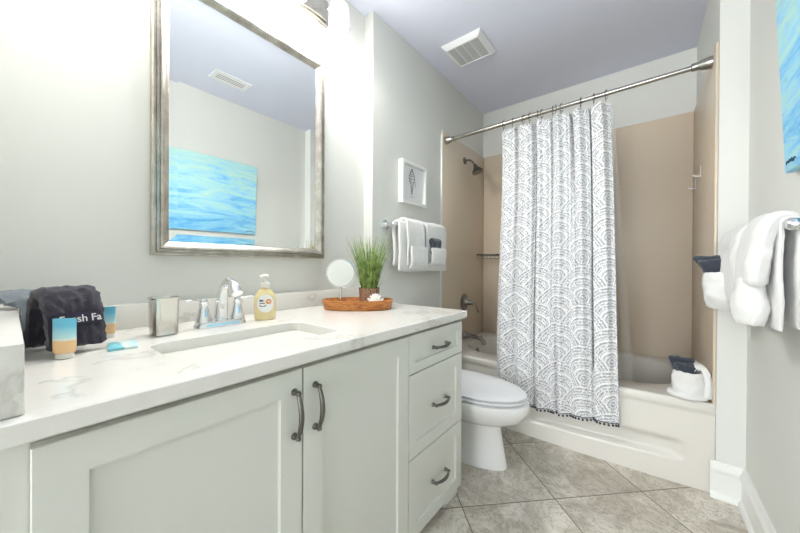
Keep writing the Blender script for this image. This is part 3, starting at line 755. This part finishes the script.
def rag(name, c, w, h, th, ax, seed, label, mat='towelk', n=3, tilt=0.3):
    r_ = B()
    ax = Vector(ax).normalized(); nrm = Vector((ax.y, -ax.x, 0))
    for k in range(n):
        off = (k-(n-1)/2)*th*2.6; tl_ = (k-(n-1)/2)*tilt; hh = h*(1-.16*k); c_ = Vector(c)+nrm*off; lean = ax*(tl_*h-.15*h)
        P = [c_, c_+Vector((0, 0, hh*.5))+lean*.5, c_+Vector((0, 0, hh*.93))+lean, c_+Vector((0, 0, hh))-nrm*th*.55+lean, c_+Vector((0, 0, hh*.93))-nrm*th*1.1+lean, c_+Vector((0, 0, hh*.5))-nrm*th*1.1+lean*.5, c_-nrm*th*1.1]
        b_ = strip(smoothpts(P, 5), ax, w*(1-.1*k), th, 14, .004, 60, seed=seed+k, wid=[.55, .85, 1.08, 1.15, 1.08, .85, .55], wob=.010)
        me = bpy.data.meshes.new('t'); b_.to_mesh(me); b_.free(); r_.from_mesh(me); bpy.data.meshes.remove(me)
    return tag(mk(name, r_, M[mat], loc=c), label, 'washcloth')
rag('washcloth', (.15, 1.80, 1.135), .085, .105, .018, (0, 1, 0), 31, 'charcoal washcloth tucked in the towel pocket above the toilet', n=1, tilt=0)

# ---- right wall towels
XB, ZR = 1.572, 1.19
r = towel_bar('chrome towel bar on the right wall below the canvas painting', RX, XB, 1.335, 1.98, ZR, 0)
def put(name, bm, label, loc, grp=None): return tag(mk(name, bm, M['towel'], loc=loc), label, 'towel', grp)
put('bath_towel', drape(XB, ZR, 1.63, .53, .30, .29, .013, -1, 41, wob=.005, spread=-.004), 'long white bath towel hanging behind the two cuffed hand towels on right wall', (XB, 1.6, ZR))
def pouch(x, yc, w, z0, z1, d, seed, th=.02, top=.8, bot=.55):
    bm = B(); loops = []
    for i in range(17):
        f = i/16; z = z0+(z1-z0)*f
        k = bot+(1-bot)*min(1, f/.3)**.6 if f < .33 else 1-(1-top)*((f-.33)/.67)
        loops.append([Vector((x+cos(2*pi*j/44)*d*k*.5, yc+sin(2*pi*j/44)*w*k*.5, z)) for j in range(44)])
    for dz, q in ((.004, .93), (0, .84), (-.02, .8), (-.04, .75)):
        loops.append([Vector((x+cos(2*pi*j/44)*d*top*.5*q, yc+sin(2*pi*j/44)*w*top*.5*q, z1+dz)) for j in range(44)])
    loft(bm, loops); sd = Vector((seed, seed*2, 0)); bm.normal_update()
    for v_ in bm.verts: v_.co += noise.noise_vector(v_.co*15+sd)*.010+v_.normal*noise.noise(v_.co*60+sd)*.004
    return bm
r = root('hand_towel', 'thick white hand towel cinched above its cuff on the right wall', 'towel', (1.5, 1.43, ZR))
def hang(yc, Wd, L, th, seed, wid):
    P = [Vector((XB+.024, yc, ZR-.055)), Vector((XB+.023, yc, ZR)), Vector((XB+.004, yc, ZR+.026)), Vector((XB-.024, yc, ZR+.024)), Vector((XB-.042, yc, ZR-.015)), Vector((XB-.050, yc, ZR-.07)), Vector((XB-.053, yc, ZR-.12)), Vector((XB-.055, yc, ZR-L))]
    return strip(smoothpts(P, 5), Vector((0, 1, 0)), Wd, th, 24, .004, 45, wob=.008, seed=seed, wid=wid, thick=[.3, .35, .5, .75, .95, 1, 1, .9])
mk('cloth', hang(1.455, .15, .175, .052, 51, [1, 1, 1, 1, 1, .95, .88, .78]), M['towel'], r)
mk('cuff', pouch(1.515, 1.455, .14, .893, 1.035, .075, 3, top=.8, bot=.8), M['towel'], r)
r = root('hand_towel', 'white hand towel with pocket holding dark washcloths on the right wall', 'towel', (1.5, 1.75, ZR))
mk('cloth', hang(1.77, .26, .25, .045, 61, [1, 1, 1, 1, 1, 1, .95, .9]), M['towel'], r)
mk('pocket', pouch(1.508, 1.82, .17, .898, 1.045, .125, 9, top=1.0, bot=.7), M['towel'], r)
rag('washcloth', (1.507, 1.845, 1.0), .10, .115, .017, (1, -.15, 0), 71, 'charcoal folded washcloth tucked in the right wall towel pocket', n=2, tilt=.12)
r = root('hand_towel', 'white hand towel at the near end of the right wall, cut by the frame', 'towel', (XB, 1.1, 1.05))
mk('cloth', strip(smoothpts([Vector((RX-.014, 1.09, 1.16)), Vector((RX-.02, 1.09, 1.08)), Vector((RX-.026, 1.09, 1.0)), Vector((RX-.03, 1.09, .93))], 6), Vector((0, 1, 0)), .17, .02, 16, .003, 50, wob=.004, seed=3), M['towel'], r)
mk('cuff', pouch(1.575, 1.115, .17, .90, 1.01, .07, 14, top=.9), M['towel'], r)
r = root('towel_hook', 'chrome hook holding the near towel on the right wall', 'hook', (RX, 1.09, 1.16))
mk('hook_plate', lathe(B(), [(.022, .0006), (.022, .004), (.012, .008)], (RX, 1.09, 1.185), (-1, 0, 0), 18), M['chrome'], r)
mk('prong', tube(B(), [(RX-.006, 1.09, 1.185), (RX-.035, 1.09, 1.18), (RX-.042, 1.09, 1.195)], .005, 10, 4), M['chrome'], r)

# ============================================================ toilet
TY = 1.628
r = root('toilet', 'white elongated toilet with closed lid between vanity and bathtub', 'toilet', (.4, TY, 0))
def egg(x0, x1, hw, z, n=40, back=.5, cx=None):
    """plan outline from x0 (back) to x1 (front tip); rounder at the front"""
    cxx = x0+(x1-x0)*(cx if cx else .42); L = []
    for k in range(n):
        a = 2*pi*k/n; c_, s_ = cos(a), sin(a)
        if c_ >= 0: x = cxx+(x1-cxx)*c_; y = hw*s_
        else:
            x = cxx+(cxx-x0)*c_; y = hw*math.copysign(abs(s_)**.7, s_)
        L.append(Vector((x, TY+y, z)))
    return L
bm = B()
loft(bm, [egg(.10, .69, .112, .0005), egg(.10, .692, .114, .01), egg(.11, .682, .105, .05), egg(.12, .668, .098, .12), egg(.12, .655, .096, .2), egg(.12, .66, .105, .222), egg(.13, .708, .132, .238), egg(.15, .766, .168, .275), egg(.17, .795, .188, .318), egg(.18, .802, .193, .347), egg(.18, .797, .191, .362), egg(.19, .775, .18, .369)])
mk('bowl', bm, M['porcelain'], r)
bm = B(); loft(bm, [egg(.245, .750, .160, .3692), egg(.245, .750, .160, .3745), egg(.21, .786, .188, .3765), egg(.21, .787, .189, .385), egg(.215, .78, .183, .3885)]); mk('seat', bm, M['plastic'], r)
bm = B(); loft(bm, [egg(.245, .750, .158, .3888), egg(.245, .750, .158, .3945), egg(.21, .783, .187, .3965), egg(.21, .785, .188, .402), egg(.214, .776, .18, .4085), egg(.24, .71, .13, .4125), egg(.3, .6, .05, .4135)])
mk('lid', bm, M['plastic'], r)
for s in (-1, 1): mk('hinge', tube(B(), [(.205, TY+s*.075-.02, .394), (.205, TY+s*.075+.02, .394)], .011, 12), M['plastic'], r)
bm = B(); loft(bm, [rrect(.108, TY, a, b, .03, z, 5) for a, b, z in ((.085, .2, .40), (.09, .215, .42), (.094, .225, .72), (.094, .225, .725))]); 
mk('tank', bm, M['porcelain'], r)
bm = B(); loft(bm, [rrect(.11, TY, a, b, .03, z, 5) for a, b, z in ((.1, .232, .7262), (.102, .235, .733), (.102, .235, .75), (.096, .228, .757))]); mk('tank_lid', bm, M['porcelain'], r)
bm = B(); tube(bm, [(.2, TY-.16, .68), (.222, TY-.16, .68), (.226, TY-.13, .678), (.226, TY-.1, .674)], .006, 10, 4); mk('flush_lever', bm, M['chrome'], r)
bm = B(); box(bm, .02, .2, TY-.1, TY+.1, .30, .3995, .02); mk('tank_support', bm, M['porcelain'], r)

# ============================================================ bathtub
TZ = .424
r = root('bathtub', 'white alcove bathtub with moulded apron across the back of the room', 'bathtub', (.76, 2.46, 0))
def apron_y(x): # slight bow outward
    f = (x-.0)/WX; return 2.0525-.032*sin(pi*min(max(f, 0), 1))**.8
bx0, bx1, by0, by1 = .001, WX-.001, 2.03, YB-.0007
bcx, bcy = .76, 2.495
hole = rrect(bcx, bcy, .65, .30, .24, TZ-.004, 12)
outl = toRect(hole, bx0, bx1, 0, 1, TZ)
outl = toRect(hole, bx0, bx1, by0, by1, TZ)
outl = [Vector((p.x, apron_y(p.x)+.012 if p.y < by0+.03 else max(p.y, apron_y(p.x)+.012), p.z)) for p in outl]
bm = B()
loft(bm, [outl, rrect(bcx, bcy, .665, .315, .25, TZ, 12), rrect(bcx, bcy, .655, .305, .245, TZ-.004, 12), rrect(bcx, bcy, .645, .295, .24, TZ-.02, 12), rrect(bcx, bcy, .63, .28, .23, TZ-.1, 12), rrect(bcx, bcy, .60, .26, .2, TZ-.25, 12), rrect(bcx, bcy, .57, .235, .18, TZ-.33, 12), rrect(bcx, bcy, .5, .18, .14, TZ-.355, 12)], cap0=False)
mk('basin', bm, M['tub'], r)
# apron: grid in x,z with a recessed panel
bm = B(); nx, nz = 110, 60; G = []
def sst(a, b, x): q = min(1, max(0, (x-a)/(b-a))); return q*q*(3-2*q)
for i in range(nx+1):
    x = bx0+(bx1-bx0)*i/nx; row = []
    for j in range(nz+1):
        z = .0005+(TZ-.0005)*j/nz
        y = apron_y(x)
        q = (TZ-z)
        if q < .014: y += .012-sqrt(max(0, .014**2-(.014-q)**2))*.857
        else: y += .010*sst(.03, .06, q)      # rim lip, then face set slightly back
        # recess: sloping in below z .235, floor ledge at z .10
        inx = sst(.10, .16, x)*(1-sst(1.36, 1.42, x)); zl = .06+.055*(x/1.4)
        rec = sst(.235, .21, z) if False else (1-sst(.185, .225, z))*sst(zl, zl+.03, z)
        y += .028*rec*inx
        row.append(bm.verts.new((x, y, z)))
    G.append(row)
for i in range(nx):
    for j in range(nz): bm.faces.new((G[i][j], G[i+1][j], G[i+1][j+1], G[i][j+1]))
mk('apron', bm, M['tub'], r, angle=80)
mk('overflow_plate', lathe(B(), [(.031, 0), (.031, .004), (.022, .009), (0, .01)], (.128, 2.50, .335), (1, 0, .12), 20), M['nickel'], r)
# ---- tub fittings
r = root('tub_spout', 'brushed nickel tub spout on the beige surround above the basin', 'tub spout', (.013, 2.48, .46))
bm = B(); lathe(bm, [(.032, 0), (.033, .006), (.028, .014), (.022, .035), (.018, .06)], (.0125, 2.48, .462), (1, 0, 0), 20)
tube(bm, [(.06, 2.48, .462), (.12, 2.48, .458), (.165, 2.48, .45), (.188, 2.48, .43), (.196, 2.48, .405)], [.0185, .0165, .0165, .018, .021], 16, 5, 1)
mk('body', bm, M['nickel'], r); bm = B(); ball(bm, (.172, 2.48, .474), .008); tube(bm, [(.172, 2.48, .45), (.172, 2.48, .474)], .003, 8); mk('diverter_knob', bm, M['nickel'], r)
r = root('tub_valve', 'round brushed nickel shower valve with a curved lever handle', 'shower valve', (.013, 2.476, .742))
mk('escutcheon', lathe(B(), [(.075, .0002), (.075, .004), (.066, .009), (.04, .012), (.034, .02), (.026, .03), (.022, .045)], (.0125, 2.476, .75), (1, 0, 0), 32), M['nickel'], r)
bm = B(); lathe(bm, [(.02, .04), (.024, .05), (.022, .065), (.014, .075), (.012, .09), (0, .095)], (.0125, 2.476, .75), (1, 0, 0), 20)
tube(bm, [(.095, 2.476, .75), (.12, 2.476, .735), (.132, 2.48, .70), (.14, 2.484, .67)], [.009, .008, .0075, .009], 10, 5); mk('lever', bm, M['nickel'], r)
r = root('wall_shower', 'brushed nickel shower head angled down from the left alcove wall', 'shower head', (.013, 2.47, 1.98))
bm = B(); lathe(bm, [(.032, 0), (.032, .004), (.018, .012), (.011, .016)], (.0125, 2.47, 1.985), (1, 0, 0), 20)
tube(bm, [(.02, 2.47, 1.985), (.06, 2.47, 1.98), (.09, 2.47, 1.955), (.11, 2.47, 1.925)], .009, 12, 5); mk('arm', bm, M['nickel'], r)
ax = Vector((.35, .05, -.93)).normalized()
mk('head', lathe(B(), [(.011, -.012), (.017, -.004), (.016, .01), (.03, .03), (.044, .05), (.047, .062), (.043, .068), (0, .069)], (.11, 2.47, 1.925), ax, 24), M['pewter'], r)
# corner wire shelf
r = root('corner_shelf', 'small metal wire shelf in the back left corner of the shower', 'corner shelf', (.05, 2.85, 1.165))
sx1, sy1 = .225, YB-.014; c0 = (.013, sy1-.15); zS = 1.168
bm = B(); tube(bm, [(.016, sy1-.15, zS), (.06, sy1-.13, zS), (.13, sy1-.10, zS), (.2, sy1-.05, zS), (sx1, sy1-.006, zS)], .0035, 8, 5)
tube(bm, [(.016, sy1-.15, zS-.03), (.06, sy1-.13, zS-.03), (.13, sy1-.10, zS-.03), (.2, sy1-.05, zS-.03), (sx1, sy1-.006, zS-.03)], .0025, 8, 5)
tube(bm, [(.016, sy1-.15, zS), (.016, sy1-.003, zS), (sx1, sy1-.003, zS)], .003, 8)
for k in range(9):
    a = smoothpts([(.016, sy1-.15, zS), (.06, sy1-.13, zS), (.13, sy1-.10, zS), (.2, sy1-.05, zS), (sx1, sy1-.006, zS)], 5)[2+2*k]
    tube(bm, [a, a+Vector((0, 0, -.03)), Vector((a.x, sy1-.003, zS-.03))], .0018, 6)
mk('wire_basket', bm, M['nickel'], r)
bm = B()
pp = smoothpts([(.016, sy1-.15, zS), (.06, sy1-.13, zS), (.13, sy1-.10, zS), (.2, sy1-.05, zS), (sx1, sy1-.006, zS)], 5)
for k, a in enumerate(pp[:-1]): ball(bm, a+Vector((0, 0, .006+.003*(k % 2))), .007, (1.3, 1, .8), 1)
mk('scroll_edge', bm, M['pewter'], r)
# hooks
for y, z in ((2.51, 1.655), (2.735, 1.625)):
    bm = B(); x = WX-.0125
    box(bm, x-.003, x-.0002, y-.006, y+.006, z-.06, z+.005, .001)
    tube(bm, [(x-.004, y, z-.055), (x-.028, y, z-.05), (x-.036, y, z-.04)], [.0045, .0035, .003], 8, 4)
    tag(mk('wall_hook', bm, M['plastic'], loc=(x, y, z-.03)), ('slim white hook on the shower wall, nearer and higher one' if y < 2.6 else 'slim white hook on the shower wall, farther and lower one'), 'hook')
# white towel bundle on the tub rim
r = root('hand_towel', 'rolled white hand towel bundle standing on the bathtub rim corner', 'towel', (1.43, 2.12, TZ))
bm = pouch(1.425, 2.085, .105, TZ+.018, .552, .125, 21, top=.97, bot=.95)
mk('pouch', bm, M['towel'], r)
bm = lathe(B(), [(.03, .003), (.068, .004), (.076, .01), (.076, .02), (.068, .027), (.03, .03)], (1.42, 2.083, TZ), seg=48, sx=1.0, sy=.74)
bm.normal_update()
for v_ in bm.verts:
    if v_.co.z > TZ+.006: v_.co += noise.noise_vector(v_.co*18)*.006
mk('rolled_base', bm, M['towel'], r)
P = [Vector((1.42, 2.125, .525)), Vector((1.43, 2.125, .562)), Vector((1.448, 2.123, .582)), Vector((1.468, 2.12, .572)), Vector((1.479, 2.115, .535)), Vector((1.481, 2.11, .48)), Vector((1.479, 2.105, .446))]
mk('flap', strip(smoothpts(P, 5), Vector((-.2, .97, 0)), .10, .032, 14, .004, 55, wob=.003, seed=4), M['towel'], r)
rag('washcloth', (1.425, 2.083, .515), .075, .09, .017, (.97, .2, 0), 91, 'charcoal washcloth stuck in the towel bundle on the tub rim', n=2, tilt=.1)

# ============================================================ curtain rod, rings, curtain
RY, RZ = 2.14, 2.062
r = root('shower_rod', 'straight brushed metal shower curtain rod spanning the alcove', 'curtain rod', (.76, RY, RZ))
mk('rod', tube(B(), [(.013, RY, RZ-.008), (.7, RY, RZ)], .0145, 16), M['rodm'], r)
mk('rod', tube(B(), [(.69, RY, RZ), (WX-.013, RY, RZ+.012)], .0125, 16), M['rodm'], r)
for s, x, z in ((1, .0125, RZ-.008), (-1, WX-.0125, RZ+.012)):
    mk('end_cap', lathe(B(), [(.03, .0003), (.03, .01), (.024, .04), (.019, .05), (.019, .075), (.0145, .077)], (x, RY, z), (s, 0, 0), 20), M['rodm'], r)
ringx = [.473, .535, .607, .646, .697, .722, .789, .805, .836, .942, 1.009, 1.07]
def rodz(x): return RZ-.008+(x/1.5)*.020
bm = B(); tube(bm, [Vector((0, cos(a)*.021, sin(a)*.024-.008)) for a in [2*pi*k/20 for k in range(20)]], .0018, 8)
ball(bm, (0, 0, .018), .005, sub=1); tube(bm, [(0, 0, -.031), (0, -.006, -.038), (0, -.002, -.044), (0, .004, -.040)], .0016, 6, 4)
rg0 = mk('curtain_ring', bm, M['pewter'])
ords = ['first', 'second', 'third', 'fourth', 'fifth', 'sixth', 'seventh', 'eighth', 'ninth', 'tenth', 'eleventh', 'last']
for i, x in enumerate(ringx):
    o = rg0 if i == 0 else rg0.copy()
    if i: COL.objects.link(o)
    o.location = (x, RY, rodz(x)); o.rotation_euler = (0, 0, .25*sin(i*2.1))
    tag(o, 'metal shower curtain ring on the rod, %s counting from the shower head side' % ords[i], 'curtain ring', 'shower curtain rings')
r = root('shower_curtain', 'white shower curtain printed with blue grey scallop arcs', 'shower curtain', (.78, RY, 1.1))
NS, NZ = 420, 110
def fold(s, f):
    """offset across the cloth at s (0..1); f = 0 at top, 1 at hem"""
    a = .020-.008*f
    y = a*sin(2*pi*(6.2*s+.12*f)+.6)+a*.55*sin(2*pi*(11.3*s-.2*f)+1.9)*(1-.45*f)+.006*sin(2*pi*23*s+2)*(1-f*.7)
    for s0, d, w in ((.37, .085, .0075), (.845-.02*f, .075, .008), (.70+.05*f, .045*(1-f), .010), (.12, .015, .02), (.56, .03*f, .009)):
        y += d*math.exp(-((s-s0)/w)**2)      # deep creases pushed back
    return y
bm = B(); uvl = bm.loops.layers.uv.new('UVMap'); G = []; UVs = {}
def cpos(s, f):
    xt = .447+s*(1.088-.447); xb_ = .487+s*(1.155-.487); g = f**.8
    x = xt*(1-g)+xb_*g
    zt = rodz(xt)-.046-.006*abs(sin(pi*12*s)); zb = .205+.03*s+.004*sin(9*s)
    z = zt+(zb-zt)*f
    ym = RY-.0 + (-.155)*sst(0, .9, f)
    y = ym+fold(s, f)
    x += .007*sin(2*pi*(6.2*s)+2.2)
    if z < .5: y = min(y, apron_y(x)-.012)
    return Vector((x, y, z))
for i in range(NS+1):
    row = []
    for j in range(NZ+1):
        s, f = i/NS, j/NZ; v_ = bm.verts.new(cpos(s, f)); UVs[v_] = (s*.92, v_.co.z); row.append(v_)
    G.append(row)
for i in range(NS):
    for j in range(NZ):
        fc = bm.faces.new((G[i][j], G[i+1][j], G[i+1][j+1], G[i][j+1]))
        for lp_ in fc.loops: lp_[uvl].uv = UVs[lp_.vert]
cur = mk('cloth', bm, M['curtain'], r, angle=180)
bm = B(); ball(bm, (0, 0, 0), .0062, sub=2); tube(bm, [(0, 0, .012), (0, 0, 0)], .0015, 6)
pp0 = mk('pompom', (bmesh.ops.translate(bm, verts=bm.verts, vec=ORG[r]), bm)[1], M['navy'], r)
npm = 46
for i in range(npm):
    p = cpos((i+.5)/npm, 1)-Vector((0, 0, .011))-ORG[r]
    o = pp0 if i == 0 else pp0.copy()
    if i: COL.objects.link(o); o.parent = r
    o.location = p
bm = B(); pts = [cpos(i/120, 1)+Vector((0, 0, .001)) for i in range(121)]; tube(bm, pts, .0022, 6); mk('hem_trim', bm, M['navy'], r)
# clear liner inside the tub
bm = B(); G = []
for i in range(61):
    row = []
    for j in range(41):
        s, f = i/60, j/40; x = 1.0+s*.105+(.03+.07*s)*f; z = rodz(x)-.06-(1.66)*f
        row.append(bm.verts.new((x, RY+.035+.13*sst(0, .8, f)+.008*sin(2*pi*2*s+1)+0.004*sin(2*pi*5*s), z)))
    G.append(row)
for i in range(60):
    for j in range(40): bm.faces.new((G[i][j], G[i+1][j], G[i+1][j+1], G[i][j+1]))
tag(mk('shower_liner', bm, M['liner'], loc=(.8, RY, 1.2), angle=180), 'clear plastic liner hanging inside the bathtub behind the printed curtain', 'shower liner')
